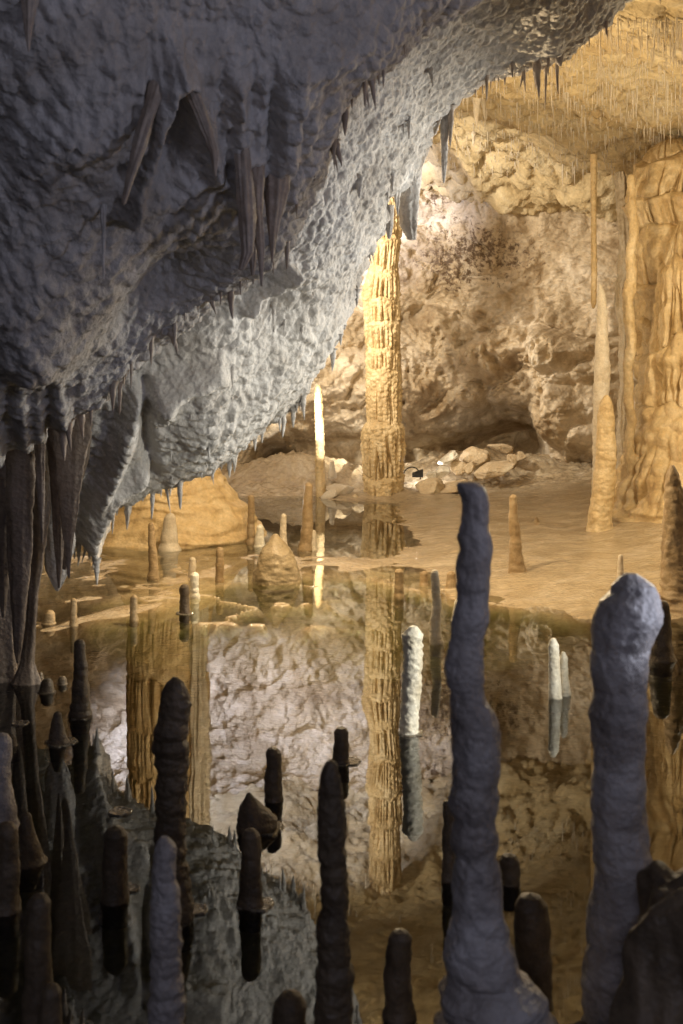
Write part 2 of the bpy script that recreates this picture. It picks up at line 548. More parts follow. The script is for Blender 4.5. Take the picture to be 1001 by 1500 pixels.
# vertical runnels above the draperies
run = perlin(np.stack([px.ravel() / 13, py.ravel() / 160, 0 * px.ravel()], 1), 98).reshape(nU, nV)
D += .03 * fa * run * (gau(px, py, 240, 130, 110, 110) + gau(px, py, 390, 230, 70, 120))
run = perlin(np.stack([px.ravel() / 20, py.ravel() / 200, 0 * px.ravel()], 1), 99).reshape(nU, nV)
D += .06 * run * sstep(140, 60, px) * sstep(480, 640, py)
D += fb * (.10 * seg(px, py, [(318, 540), (205, 575), (160, 690), (118, 768)], 15) - .07 * seg(px, py, [(212, 560), (214, 640), (226, 700)], 9)
           + .10 * gau(px, py, 243, 580, 17, 22) + .08 * seg(px, py, [(428, 398), (405, 430), (368, 462)], 8)
           + .08 * seg(px, py, [(120, 775), (170, 715), (215, 690)], 10) + .08 * gau(px, py, 300, 620, 40, 60, .4)
           - .08 * gau(px, py, 400, 450, 40, 40) - .05 * gau(px, py, 575, 300, 18, 20))
V = V + N * D[..., None]
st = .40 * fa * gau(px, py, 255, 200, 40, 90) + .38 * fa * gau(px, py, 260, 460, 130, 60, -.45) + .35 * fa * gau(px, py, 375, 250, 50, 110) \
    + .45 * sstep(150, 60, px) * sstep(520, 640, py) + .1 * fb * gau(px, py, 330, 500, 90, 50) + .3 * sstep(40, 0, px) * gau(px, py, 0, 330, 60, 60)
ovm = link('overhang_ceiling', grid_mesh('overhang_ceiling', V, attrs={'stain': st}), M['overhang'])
tag(ovm, kind='structure')
OVN = N
OV, opx, opy = V, *proj(V)


def over_at(x, y, front=True):
    j = vrow < 2.2 if front else (vrow > 3.1) & (vrow < 5.2)
    m = (opx[:, j] - x) ** 2 + (opy[:, j] - y) ** 2
    q = OV[:, j].reshape(-1, 3)
    return q[np.argmin(m)]


# ------------------------------------------------------------------ dripstone builder
def drip(rows, d, seed=0, seg_n=40, rings=None, lump=.10, bead=.0, beadlen=.06, flute=0, flute_amp=.0, squash=1.0, ext=0.0,
         rough=.05, cap=True, capk=.75, wob=0.0, taper_ext=1.15):
    """surface of revolution round a bent axis; rows = [(row, left, right)], top first. Returns (mesh-local grid, base)"""
    rows = sorted(rows)
    z = np.array([CAMZ - (y - HY) * d / F for y, _, _ in rows])
    cx = np.array([((a + b) / 2 - 500.5) * d / F for _, a, b in rows])
    r = np.array([abs(b - a) / 2 * d / F for _, a, b in rows])
    if cap:                                  # rounded end at the top
        z = np.r_[z[0] + r[0] * capk, z[0] + r[0] * capk * .73, z]
        cx = np.r_[cx[0], cx[0], cx]
        r = np.r_[1e-4, r[0] * (.62 if capk > .5 else .8), r]
    if ext:
        z = np.r_[z, z[-1] - ext]
        cx = np.r_[cx, cx[-1]]
        r = np.r_[r, r[-1] * taper_ext]
    Ltot = z[0] - z[-1]
    if rings is None:
        rings = int(np.clip(Ltot / (np.mean(r) * 2) * 22, 40, 260))
    cl = np.r_[0, np.cumsum(np.hypot(np.diff(z), np.diff(r) * 2))]
    t = np.linspace(0, cl[-1], rings)
    zi, ci, ri = np.interp(t, cl, z), np.interp(t, cl, cx), np.interp(t, cl, r)
    if len(rows) > 2:
        kz = max(3, rings // 150) | 1
        ker = np.ones(kz) / kz
        ri[kz:-kz] = np.convolve(ri, ker, 'same')[kz:-kz]
        ci[kz:-kz] = np.convolve(ci, ker, 'same')[kz:-kz]
    th = np.linspace(0, 2 * math.pi, seg_n, endpoint=False)
    rm = np.mean(r)
    ct, sn = np.cos(th)[None], np.sin(th)[None]
    Z = np.repeat(zi[:, None], seg_n, 1)
    base = np.stack([ct * rm * np.ones_like(Z), sn * rm * np.ones_like(Z), Z], -1).reshape(-1, 3) + seed * 7.77
    k = np.ones(Z.shape)
    k += lump * fbm(base, rm * 2.2, 2, seed).reshape(Z.shape) * 1.6
    k += rough * fbm(base, rm * .55, 3, seed + 3).reshape(Z.shape) * 1.6
    if bead:
        ph = zi / beadlen + 1.3 * perlin(np.stack([zi / (beadlen * 2.7), 0 * zi, 0 * zi + seed], 1), seed + 5)
        k += bead * (np.abs(np.sin(math.pi * ph)) - .6)[:, None]
    if flute:
        n = perlin(np.stack([(ct * flute / 2 * np.ones_like(Z)).ravel(), (sn * flute / 2 * np.ones_like(Z)).ravel(), (Z / (rm * 9)).ravel()], 1) + seed, seed + 9)
        k += flute_amp * n.reshape(Z.shape) * 1.8
    R = ri[:, None] * k
    ox = wob * rm * perlin(np.stack([zi / (rm * 6), 0 * zi, 0 * zi + seed * 3.1], 1), seed + 11)
    X = ci[:, None] + ox[:, None] + ct * R
    Y = d + (sn * R) * squash
    G = np.stack([X, Y, Z], -1)
    G[0] = G[0].mean(0)
    b = np.array([cx[-1], d, z[-1] if not ext else z[-2]])
    return G - b, b


def stone(name, label, rows, d, mat, cat='stalagmite', group=None, **kw):
    G, b = drip(rows, d, **kw)
    o = link(name, grid_mesh(name, G, wrap=True), M[mat], b)
    return tag(o, label, cat, group)


SEED = [100]


def stal(label, x, ytop, ybase, wt, wb, mat, lean=0, d=None, lump=.14, bead=.07, ext=.06, tip=1.0, name='stalagmite', **kw):
    """simple candle-shaped stalagmite: x at base, widths at top and base in photo pixels"""
    SEED[0] += 13
    if d is None:
        d = dw(ybase)
    h = ybase - ytop
    rows = []
    for t in np.linspace(0, 1, 9):
        w = (wt + (wb - wt) * t ** 1.2) * (1.16 if t == 1 else 1)
        y = ytop + wt * .38 * tip + (h - wt * .38 * tip) * t
        xx = x + lean * (1 - t)
        rows.append((y, xx - w / 2, xx + w / 2))
    return stone(name, label, rows, d, mat, seed=SEED[0], lump=lump, bead=bead, beadlen=max(.02, wt * 1.1 * d / F), ext=ext, wob=.35, **kw)


# --- the near stalagmites, traced widths at their own distance
stone('stalagmite', 'tall lumpy grey stalagmite with a hooked top rising from a rounded mound', [
    (708, 671, 700), (712, 671, 707), (718, 673, 712), (726, 676, 715), (736, 678, 717), (752, 677, 717), (770, 672, 717), (785, 669, 721), (806, 674, 721), (824, 668, 717), (842, 668, 717),
    (860, 667, 720), (882, 669, 716), (914, 662, 714), (932, 658, 711), (950, 654, 708), (986, 653, 708), (1010, 657, 710), (1022, 657, 714),
    (1042, 658, 724), (1062, 660, 729), (1113, 665, 731), (1154, 660, 732), (1208, 662, 727), (1244, 664, 728), (1280, 667, 731), (1316, 662, 738),
    (1352, 660, 744), (1388, 656, 749), (1412, 653, 756), (1425, 652, 764), (1445, 650, 780), (1470, 648, 797), (1500, 646, 812), (1560, 640, 830), (1660, 630, 845)],
    1.8, 'grey', seed=3, seg_n=80, rings=520, lump=.07, rough=.10, ext=.1, capk=.15, bead=.16, beadlen=.085)
stone('stalagmite', 'thick blue grey stalagmite with a bright lit shoulder near its top', [
    (842, 912, 936), (848, 906, 946), (857, 898, 960), (868, 893, 966), (880, 882, 968), (896, 876, 968), (914, 871, 966), (935, 868, 958), (950, 867, 951), (985, 867, 947),
    (1012, 873, 944), (1026, 869, 948), (1045, 864, 949), (1077, 866, 948), (1120, 871, 945), (1172, 867, 945), (1208, 870, 946), (1244, 871, 950), (1273, 873, 957),
    (1300, 870, 958), (1350, 863, 958), (1420, 858, 962), (1500, 853, 968), (1600, 845, 980)],
    1.95, 'grey', seed=9, seg_n=80, rings=420, lump=.05, rough=.08, ext=.1, capk=.2, bead=.09, beadlen=.16)
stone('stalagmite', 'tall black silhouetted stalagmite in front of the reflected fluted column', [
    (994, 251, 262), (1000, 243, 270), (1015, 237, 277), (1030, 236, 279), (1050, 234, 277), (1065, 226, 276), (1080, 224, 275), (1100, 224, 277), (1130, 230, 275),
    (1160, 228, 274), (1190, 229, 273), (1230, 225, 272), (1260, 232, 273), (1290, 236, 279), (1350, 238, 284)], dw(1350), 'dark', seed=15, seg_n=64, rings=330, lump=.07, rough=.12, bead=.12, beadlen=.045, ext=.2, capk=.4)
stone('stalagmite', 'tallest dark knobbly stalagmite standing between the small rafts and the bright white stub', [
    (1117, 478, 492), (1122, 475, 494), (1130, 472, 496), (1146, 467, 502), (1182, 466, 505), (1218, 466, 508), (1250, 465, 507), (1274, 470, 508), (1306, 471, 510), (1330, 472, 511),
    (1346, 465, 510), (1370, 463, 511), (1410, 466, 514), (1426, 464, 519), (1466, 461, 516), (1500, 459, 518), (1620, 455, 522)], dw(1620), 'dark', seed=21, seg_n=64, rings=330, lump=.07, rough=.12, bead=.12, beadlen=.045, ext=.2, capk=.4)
stone('stalagmite', 'lit mauve grey stalagmite in front of the taller black one', [
    (1228, 234, 248), (1233, 230, 253), (1241, 227, 258), (1258, 223, 259), (1288, 224, 256), (1304, 222, 264), (1340, 221, 266), (1384, 221, 265), (1420, 221, 264), (1450, 220, 270), (1500, 218, 272), (1640, 212, 280)],
    dw(1640), 'grey', seed=27, seg_n=64, rings=330, lump=.07, rough=.12, bead=.12, beadlen=.045, ext=.2, capk=.4)
stone('stalagmite', 'bright white knobbly stalagmite with a notched flat top standing in the pool', [
    (923, 596, 615), (930, 588, 619), (940, 590, 619), (974, 591, 619), (990, 589, 617), (1030, 588, 616), (1045, 586, 614), (1062, 585, 614), (1074, 586, 614)], dw(1074), 'white',
    seed=33, seg_n=48, lump=.12, rough=.14, ext=.12, rings=130)
stone('stalagmite', 'low dark cone stalagmite ringed by a floating calcite raft', [
    (1164, 361, 369), (1172, 357, 376), (1180, 352, 384), (1190, 349, 396), (1200, 347, 405), (1213, 347, 409)], dw(1213), 'dark', seed=39, lump=.08, rough=.1, ext=.1)
tw = stone('stalagmite', 'white twin stalagmite of two fused stubs standing in dark water', [
    (938, 806, 816), (945, 803, 819), (975, 804, 821), (1000, 804, 822), (1022, 804, 824)], dw(1022), 'white', seed=45, lump=.08, rough=.06, ext=.1)
G, b = drip([(957, 822, 829), (964, 820, 832), (990, 819, 833), (1016, 819, 837)], dw(1018), seed=46, lump=.08, rough=.06, ext=.1)
c = link('side_stub', grid_mesh('side_stub', G, wrap=True), M['white'], b - np.array(tw.location), tw)

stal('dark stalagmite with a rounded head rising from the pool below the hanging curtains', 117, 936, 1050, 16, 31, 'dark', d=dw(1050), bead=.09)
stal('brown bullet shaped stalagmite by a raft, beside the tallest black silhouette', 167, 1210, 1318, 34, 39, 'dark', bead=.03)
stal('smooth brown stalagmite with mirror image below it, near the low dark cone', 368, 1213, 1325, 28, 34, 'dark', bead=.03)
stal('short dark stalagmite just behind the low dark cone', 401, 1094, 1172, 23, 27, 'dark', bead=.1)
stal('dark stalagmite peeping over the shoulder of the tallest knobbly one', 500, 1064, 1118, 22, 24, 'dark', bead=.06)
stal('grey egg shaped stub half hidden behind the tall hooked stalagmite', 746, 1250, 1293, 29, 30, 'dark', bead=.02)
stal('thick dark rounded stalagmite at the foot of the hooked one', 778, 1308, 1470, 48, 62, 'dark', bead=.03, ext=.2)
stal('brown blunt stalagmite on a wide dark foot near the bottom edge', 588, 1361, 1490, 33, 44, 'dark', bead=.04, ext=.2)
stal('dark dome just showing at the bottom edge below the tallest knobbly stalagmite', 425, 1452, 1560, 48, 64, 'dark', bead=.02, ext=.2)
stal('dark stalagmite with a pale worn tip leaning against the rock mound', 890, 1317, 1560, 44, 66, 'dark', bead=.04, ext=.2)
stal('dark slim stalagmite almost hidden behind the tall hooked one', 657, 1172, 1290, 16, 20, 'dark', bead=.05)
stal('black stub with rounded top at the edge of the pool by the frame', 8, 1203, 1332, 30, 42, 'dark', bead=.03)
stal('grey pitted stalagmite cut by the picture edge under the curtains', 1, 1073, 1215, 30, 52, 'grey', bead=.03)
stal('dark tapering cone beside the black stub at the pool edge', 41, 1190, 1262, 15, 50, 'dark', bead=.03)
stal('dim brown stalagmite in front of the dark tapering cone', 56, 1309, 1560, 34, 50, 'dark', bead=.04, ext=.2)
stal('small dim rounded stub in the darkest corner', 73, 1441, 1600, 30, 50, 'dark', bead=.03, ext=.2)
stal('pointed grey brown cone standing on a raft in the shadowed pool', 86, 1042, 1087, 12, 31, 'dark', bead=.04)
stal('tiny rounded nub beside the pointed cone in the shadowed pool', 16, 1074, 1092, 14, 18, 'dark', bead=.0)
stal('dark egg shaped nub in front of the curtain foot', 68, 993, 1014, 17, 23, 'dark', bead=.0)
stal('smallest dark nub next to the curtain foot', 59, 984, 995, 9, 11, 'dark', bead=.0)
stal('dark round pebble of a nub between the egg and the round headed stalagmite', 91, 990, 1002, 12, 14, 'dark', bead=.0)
stal('low dark dome on the shelf under the hanging curtains', 71, 893, 913, 15, 20, 'brown', bead=.0)
stal('slim brown stalagmite on the shelf beside the low dark dome', 108, 876, 917, 9, 12, 'brown')
stal('grey pencil stalagmite on the broken edge of the terrace', 196, 871, 909, 10, 12, 'brown')
stal('dark stub standing in a small ring of calcite in front of the white lumpy one', 271, 855, 898, 14, 15, 'dark', bead=.04)
stal('white lumpy stub just behind the dark ringed one', 285, 838, 876, 12, 14, 'white', bead=.16)
stal('small pale stub on the terrace behind the white lumpy one', 282, 816, 846, 10, 12, 'pale', bead=.1)
stal('brown slightly bent stalagmite with pale tip by the flowstone mound', 225, 765, 847, 9, 16, 'brown', lean=-3)
stal('pale stout stalagmite flaring at its foot in front of the flowstone mound', 250, 751, 805, 16, 30, 'pale')
stal('stubby brown stalagmite just under the dripping lip', 203, 761, 794, 15, 16, 'brown')
stal('short dark brown nub beneath the dripping lip fringe', 179, 771, 797, 11, 14, 'brown')
stal('low white lump on the terrace beside the dark brown nub', 206, 789, 800, 12, 20, 'white', lump=.25, bead=.0)
stal('smaller white lump next to the low white lump', 190, 793, 800, 8, 14, 'white', lump=.25, bead=.0)
stal('slim dark stalagmite standing near the edge of the grey brown boulder', 322, 801, 851, 11, 13, 'brown')
stal('brown stalagmite with a slanted broken top, close to the small white one', 368, 726, 796, 9, 13, 'brown', tip=.5)
stal('small white stalagmite between the slanted one and the boulder', 381, 768, 800, 10, 16, 'white')
stal('pale pointed stalagmite rising behind the grey brown boulder', 415, 752, 812, 8, 15, 'pale')
stal('thick leaning brown stalagmite next to the glowing slender one', 447, 706, 806, 13, 20, 'brown', lean=5, bead=.04)
stal('faint pale stub between the leaning brown stalagmite and the glowing one', 459, 776, 806, 8, 12, 'pale')
stal('dull green brown stub in the pool near the reflected column', 585, 833, 873, 12, 15, 'brown', bead=.02)
stal('small dark egg of a stub near the shallow shore', 622, 836, 856, 11, 13, 'brown', bead=.0)
stal('short amber stub partly hidden by the tall hooked stalagmite', 661, 836, 862, 13, 17, 'brown', bead=.0)
stal('slim pale lit stalagmite standing in the pool behind the bright white one', 640, 834, 943, 12, 18, 'pale', lean=-2, bead=.05)
stal('white stub peeping out beside the hooked stalagmite', 671, 877, 908, 12, 17, 'white', bead=.0)
stal('lone brown stalagmite on the bare wet bank', 757, 724, 838, 11, 24, 'brown', lean=-4, d=ground_at(757, 838), bead=.04)
stal('small pale spike seen over the thick blue grey stalagmite', 910, 812, 862, 7, 14, 'pale', d=ground_at(910, 862))
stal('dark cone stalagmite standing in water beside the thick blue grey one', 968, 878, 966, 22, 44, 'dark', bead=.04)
stal('tiny brown nub on the bare bank', 786, 757, 765, 5, 9, 'brown', d=ground_at(786, 765), bead=0)
stal('small rounded stalagmite on the far hump beside the glowing one', 487, 674, 692, 6, 10, 'pale', d=12.3, bead=0)
# glowing slender one
SEED[0] = 900
dd = 11.9
rows = [(566, 463, 470), (572, 461, 472), (600, 461, 474), (640, 462, 475), (680, 462, 476), (727, 463, 478)]
stone('stalagmite', 'slender glowing white and amber stalagmite lit from the side', rows, dd, 'column', seed=51, lump=.10, rough=.14, ext=.08, rings=200)
# tall pair at the bank
dd = ground_at(880, 775)
pa = stone('stalagmite', 'tall double stalagmite, a thin pale spire behind a thicker brown one', [
    (582, 884, 894), (590, 879, 898), (610, 876, 900), (640, 875, 902), (680, 872, 903), (700, 870, 903), (720, 868, 901), (745, 863, 897), (772, 859, 898)],
    dd, 'column', seed=57, lump=.1, rough=.1, ext=.1, seg_n=48)
G, b = drip([(417, 877, 881), (430, 875, 887), (455, 875, 890), (480, 873, 891), (500, 873, 892), (540, 871, 894), (580, 870, 893), (640, 869, 888), (700, 868, 886), (770, 866, 890)],
            dd + .12, seed=58, lump=.09, rough=.09, ext=.1, bead=.05, beadlen=.09)
link('spire', grid_mesh('spire', G, wrap=True), M['pale'], b - np.array(pa.location), pa)
# brown one at the picture edge
dd = ground_at(990, 890)
stone('stalagmite', 'brown knobbly stalagmite rising from a lumpy base on the bank', [
    (684, 981, 990), (695, 977, 996), (720, 974, 1001), (760, 972, 1003), (800, 971, 1006), (830, 970, 1012), (850, 970, 1024), (890, 966, 1050)],
    dd, 'brown', seed=63, lump=.12, rough=.14, ext=.15, seg_n=48)

# ------------------------------------------------------------------ the big columns
def tiered(rows, d, tiers, seed, nth=300, nz=620, flute=16, amp=.12, shoulder=.12, pop=.02, ext=.1, flare_from=None, zstretch=1.0, squash=1.0, jag=16):
    rows = sorted(rows)
    y = np.linspace(rows[0][0], rows[-1][0], nz)
    rr = np.array(rows, float)
    xl, xr = np.interp(y, rr[:, 0], rr[:, 1]), np.interp(y, rr[:, 0], rr[:, 2])
    z = CAMZ - (y - HY) * d / F
    cx = ((xl + xr) / 2 - 500.5) * d / F
    r = (xr - xl) / 2 * d / F
    tiers = sorted(tiers)
    th = np.linspace(0, 2 * math.pi, nth, endpoint=False)
    ct, sn = np.cos(th)[None] * np.ones((nz, 1)), np.sin(th)[None] * np.ones((nz, 1))
    rm = r.mean()
    # ragged tier boundaries
    jit = fbm(np.stack([ct.ravel() * 1.2, sn.ravel() * 1.2, np.repeat(y / 60, nth)], 1) + seed, 1, 2, seed).reshape(nz, nth)
    yy = y[:, None] + jit * jag
    ti = np.searchsorted(tiers, yy.ravel()).reshape(nz, nth)
    b = np.array([rows[0][0] - 60] + list(tiers) + [rows[-1][0] + 1])
    top, bot = b[np.clip(ti, 0, len(b) - 2)], b[np.clip(ti + 1, 1, len(b) - 1)]
    t = np.clip((yy - top) / (bot - top), 0, 1)
    q = np.stack([ct.ravel() * flute / 3.2, sn.ravel() * flute / 3.2, (ti * 3.7 + y[:, None] / (140 * zstretch)).ravel()], 1)
    n = perlin(q + seed, seed + 1).reshape(nz, nth)
    n2 = perlin(q * np.array([2.1, 2.1, 1]) + seed, seed + 2).reshape(nz, nth)
    fl = np.abs(n) * 1.9 + .5 * np.abs(n2) - .6        # rounded ribs with sharp gaps
    gap = -np.clip(.16 - np.abs(n), 0, .16) / .16
    rt = np.random.RandomState(seed)
    ta, tb = rt.uniform(.45, 1.35, len(b) + 1), rt.uniform(.3, 1.5, len(b) + 1)
    w = (.25 + .75 * sstep(.12, .7, t)) * ta[np.clip(ti, 0, len(b))]
    shoulder = shoulder * tb[np.clip(ti, 0, len(b))]
    k = 1 + shoulder * (np.sqrt(np.clip(t * 6, 0, 1)) - .6 * t - .55)
    k = k + amp * w * (.45 * fl + .9 * gap * sstep(.15, .5, t))
    p3 = np.stack([ct.ravel() * rm, sn.ravel() * rm, np.repeat(z, nth)], 1)
    k = k + pop / rm * (.5 - worley(p3, rm * .22, seed + 4).reshape(nz, nth)) + .05 * fbm(p3, rm, 3, seed + 5).reshape(nz, nth)
    if flare_from is not None:                # smooth flow at the flared foot
        f = sstep(flare_from, flare_from + 40, y)[:, None]
        k = k * (1 - f) + f * (1 + .07 * fbm(p3, rm * .6, 5, seed + 7).reshape(nz, nth) + .03 * n + .02 * np.sin(y[:, None] / 2.6 + jit * 9))
    R = r[:, None] * k
    G = np.stack([cx[:, None] + ct * R, d + sn * R * squash, np.repeat(z[:, None], nth, 1)], -1)
    base = np.array([cx[-1], d, z[-1]])
    return G - base, base


dcol = 11.7
G, b = tiered([(140, 536, 592), (165, 541, 587), (205, 541, 587), (251, 543, 585), (255, 540, 587), (296, 541, 586), (300, 536, 589), (340, 540, 588), (370, 543, 585), (400, 540, 583),
               (430, 533, 585), (470, 534, 586), (512, 537, 586), (540, 536, 588), (600, 537, 588), (618, 537, 588), (626, 530, 592), (660, 531, 593), (700, 534, 590), (726, 535, 589), (736, 533, 592)],
              dcol, [166, 205, 251, 296, 345, 395, 438, 468, 512, 540, 621, 697], 5, amp=.34, nth=340, nz=760, flute=12, shoulder=.2)
o = link('stone_column', grid_mesh('stone_column', G, wrap=True), M['column'], b)
tag(o, 'tall honey coloured tiered dripstone column standing alone before the pitted wall', 'column')
# its low foot
G, b = drip([(722, 552, 574), (730, 535, 590), (738, 518, 606), (746, 500, 622)], dcol - .05, seed=71, lump=.05, rough=.03, cap=True, squash=.8)
link('foot', grid_mesh('foot', G, wrap=True), M['column'], b - np.array(o.location), o)

dr = 9.6
G, b = tiered([(204, 978, 1004), (209, 965, 1020), (218, 952, 1040), (232, 942, 1060), (255, 934, 1076), (300, 915, 1080), (345, 930, 1080), (400, 922, 1095), (440, 935, 1090), (500, 928, 1110), (560, 940, 1120), (620, 935, 1120),
               (680, 922, 1140), (715, 900, 1170), (745, 880, 1200), (800, 850, 1240)],
              dr, [232, 300, 342, 420, 470, 520, 560, 600, 650], 17, amp=.22, nth=420, nz=760, flute=18, shoulder=.2, pop=.05, flare_from=715, jag=30, zstretch=1.1)
o = link('flowstone_column', grid_mesh('flowstone_column', G, wrap=True), M['column'], b)
tag(o, 'massive tan flowstone column with many draped tiers rising from the bank', 'column')
G, b2 = tiered([(325, 996, 1004), (345, 985, 1030), (400, 968, 1070), (460, 962, 1090), (520, 950, 1110), (600, 938, 1140), (660, 925, 1160), (710, 905, 1190), (750, 880, 1220), (800, 850, 1250)], 9.15,
               [382, 505, 585], 23, amp=.18, nth=420, nz=620, flute=20, shoulder=.16, pop=.06, jag=45, zstretch=1.5, flare_from=715)
link('lobe', grid_mesh('lobe', G, wrap=True), M['column'], b2 - b, o)
dl = 8.9
G, b = tiered([(230, 180, 305), (292, 188, 304), (420, 190, 303), (500, 186, 303), (580, 187, 302), (640, 190, 302), (680, 186, 314), (705, 176, 332), (725, 166, 347), (745, 152, 364), (775, 120, 386), (800, 95, 402)],
              dl, [380, 440, 505, 582], 29, amp=.3, nth=360, nz=620, flute=22, shoulder=.07, flare_from=640, zstretch=2.5)
o = link('fluted_column', grid_mesh('fluted_column', G, wrap=True), M['column'], b)
tag(o, 'broad fluted column flaring into a smooth flowstone mound, its mirror image long in the pool', 'column')
G, b = drip([(250, 270, 306), (400, 276, 304), (560, 277, 305), (700, 278, 303), (760, 276, 305)], 8.72, seed=77, lump=.12, rough=.10, flute=6, flute_amp=.35, wob=.25, cap=False, seg_n=72, rings=240, bead=.12, beadlen=.2)
o = link('slim_column', grid_mesh('slim_column', G, wrap=True), M['pale'], b)
tag(o, 'slim pale ribbed column standing against the broad fluted column', 'column')
# slender columns before the flowstone
G, b = drip([(255, 921, 932), (390, 918, 933), (420, 917, 934), (480, 916, 931), (560, 915, 929), (640, 916, 930), (690, 917, 932), (715, 918, 936)], 9.0, seed=83, lump=.16, rough=.14, wob=.9, cap=False, seg_n=40, rings=220, bead=.08, beadlen=.09)
o = link('slim_column', grid_mesh('slim_column', G, wrap=True), M['column'], b)
tag(o, 'slim beaded amber column just in front of the massive flowstone', 'column')
stal('squat amber block at the foot of the slim beaded column', 926, 718, 742, 30, 40, 'column', d=ground_at(926, 742), bead=0, name='stalagmite')
G, b = drip([(250, 903, 918), (330, 904, 922), (420, 903, 921), (500, 905, 922), (560, 906, 921), (700, 904, 921), (725, 900, 925)], 9.9, seed=84, lump=.22, rough=.16, wob=.9, cap=False, seg_n=40, rings=260, flute=5, flute_amp=.3, bead=.12, beadlen=.13)
o = link('slim_column', grid_mesh('slim_column', G, wrap=True), M['pale'], b)
tag(o, 'pinkish ribbed slim column at the edge of the massive flowstone', 'column')
# long thin stalactite from the wall ledge
def hang(label, rows, d, mat, name='stalactite', cat='stalactite', **kw):
    """hanging drip: rows top first, last row is the tip"""
    kw.setdefault('lump', .1)
    SEED[0] += 7
    G, b = drip(rows, d, seed=SEED[0], cap=False, **kw)
    top = G[0].mean(0)
    G[-1] = G[-1].mean(0)
    o = link(name, grid_mesh(name, G - top, wrap=True), M[mat], b + top)
    return tag(o, label, cat)


hang('long straight yellow stalactite hanging above the tall double stalagmite', [(225, 865, 875), (320, 866, 874), (400, 866, 875), (445, 866, 874), (452, 868, 871)], 9.7, 'column', bead=.05, beadlen=.07)

# ------------------------------------------------------------------ curtains at the frame's edge
for i, (lab, rows, d, sq, mat) in enumerate([
    ('broad brown flowing curtain mass that fills the edge under the near roof', [(520, -90, 130), (600, -80, 112), (680, -70, 84), (760, -60, 70), (860, -50, 54), (940, -50, 44), (1000, -50, 40)], 4.62, .35, 'drape'),
    ('brown curtain flap tapering to a ragged point next to the pale roof', [(560, 60, 142), (640, 66, 136), (700, 74, 124), (760, 80, 112), (810, 86, 104), (835, 92, 98)], 4.5, .3, 'drape'),
    ('wide brown curtain column reaching down to the pool at the picture edge', [(560, -60, 30), (700, -50, 28), (850, -40, 24), (930, -35, 22), (990, -30, 26), (1010, -40, 34)], 4.55, .5, 'drape'),
    ('long pointed curtain ending just above the water beside the wide one', [(540, 2, 62), (640, 6, 54), (760, 10, 48), (840, 14, 44), (900, 18, 38), (950, 20, 32), (972, 24, 27)], 4.25, .45, 'drape'),
    ('dark brown curtain column standing on a spread foot in the pool', [(560, 28, 90), (680, 36, 82), (780, 40, 70), (860, 40, 58), (930, 34, 52), (970, 30, 50), (992, 20, 56), (1004, 14, 60)], 4.5, .5, 'drape'),
    ('brown curtain with a slim hanging tip beside the pale roof', [(560, 60, 135), (640, 72, 132), (700, 82, 122), (760, 88, 112), (800, 94, 106), (840, 98, 103), (832, 98, 103), (848, 100, 102)], 4.35, .3, 'drape'),
    ('short brown drapery spike hanging over the dark dome', [(600, 66, 98), (700, 72, 96), (780, 78, 94), (830, 82, 91), (862, 85, 88)], 4.4, .5, 'drape'),
    ('grey knobbly hanging lump between the curtains', [(740, 60, 110), (800, 64, 108), (835, 68, 100), (855, 76, 92), (866, 82, 86)], 4.7, .6, 'overhang'),
    ('thin brown spike hanging in front of the curtain columns', [(620, 48, 66), (720, 54, 66), (770, 58, 65), (796, 61, 63)], 4.2, .6, 'drape'),
    ('shadowed curtain fold hanging behind the wide one', [(700, -10, 20), (820, -6, 14), (880, 0, 10), (905, 3, 7)], 4.3, .6, 'drape')]):
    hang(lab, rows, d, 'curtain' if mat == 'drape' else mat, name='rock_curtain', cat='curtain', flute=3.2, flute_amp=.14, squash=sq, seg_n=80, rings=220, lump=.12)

# draperies and spikes on the near face
for lab, x, rows, mat in [
    ('longest of the brown drapery spikes clustered under the dark roof', 374, [(170, 362, 384), (250, 364, 386), (330, 370, 386), (380, 378, 387), (420, 382, 385)], 'drape'),
    ('broad brown drapery blade curving down beside the longest spike', 356, [(165, 342, 362), (240, 344, 368), (320, 350, 374), (370, 354, 372), (396, 350, 358)], 'drape'),
    ('short blunt drapery in the middle of the brown cluster', 366, [(200, 354, 376), (300, 360, 380), (380, 365, 377), (404, 368, 372)], 'drape'),
    ('brown drapery with a torn edge facing the lit roof', 402, [(210, 384, 426), (270, 386, 424), (330, 392, 410), (365, 396, 403), (385, 398, 400)], 'drape'),
    ('small drapery spike dangling beyond the brown cluster', 402, [(290, 396, 408), (340, 398, 406), (372, 400, 403)], 'drape'),
    ('hanging ridge of drapery that slants from the roof hollow', 215, [(60, 232, 256), (130, 216, 240), (200, 196, 218), (250, 186, 202), (300, 178, 184)], 'drape'),
    ('narrow drapery fold bordering the roof hollow', 290, [(85, 256, 276), (140, 274, 294), (190, 294, 312), (225, 308, 320), (258, 314, 317)], 'drape'),
    ('thin grey soda straw stalactite hanging clear of the near roof', 152, [(262, 145, 162), (300, 147, 156), (350, 149, 154), (410, 151, 153)], 'overhang'),
    ('brown spike hanging at the top corner of the roof', 42, [(-60, 20, 66), (0, 30, 56), (40, 36, 48), (76, 41, 43)], 'drape')]:
    p = over_at(x, rows[1][0])
    hang(lab, rows, p[1] + .0, mat, name='drapery', cat='drapery', flute=4, flute_amp=.2, squash=1.0, seg_n=56, rings=150)

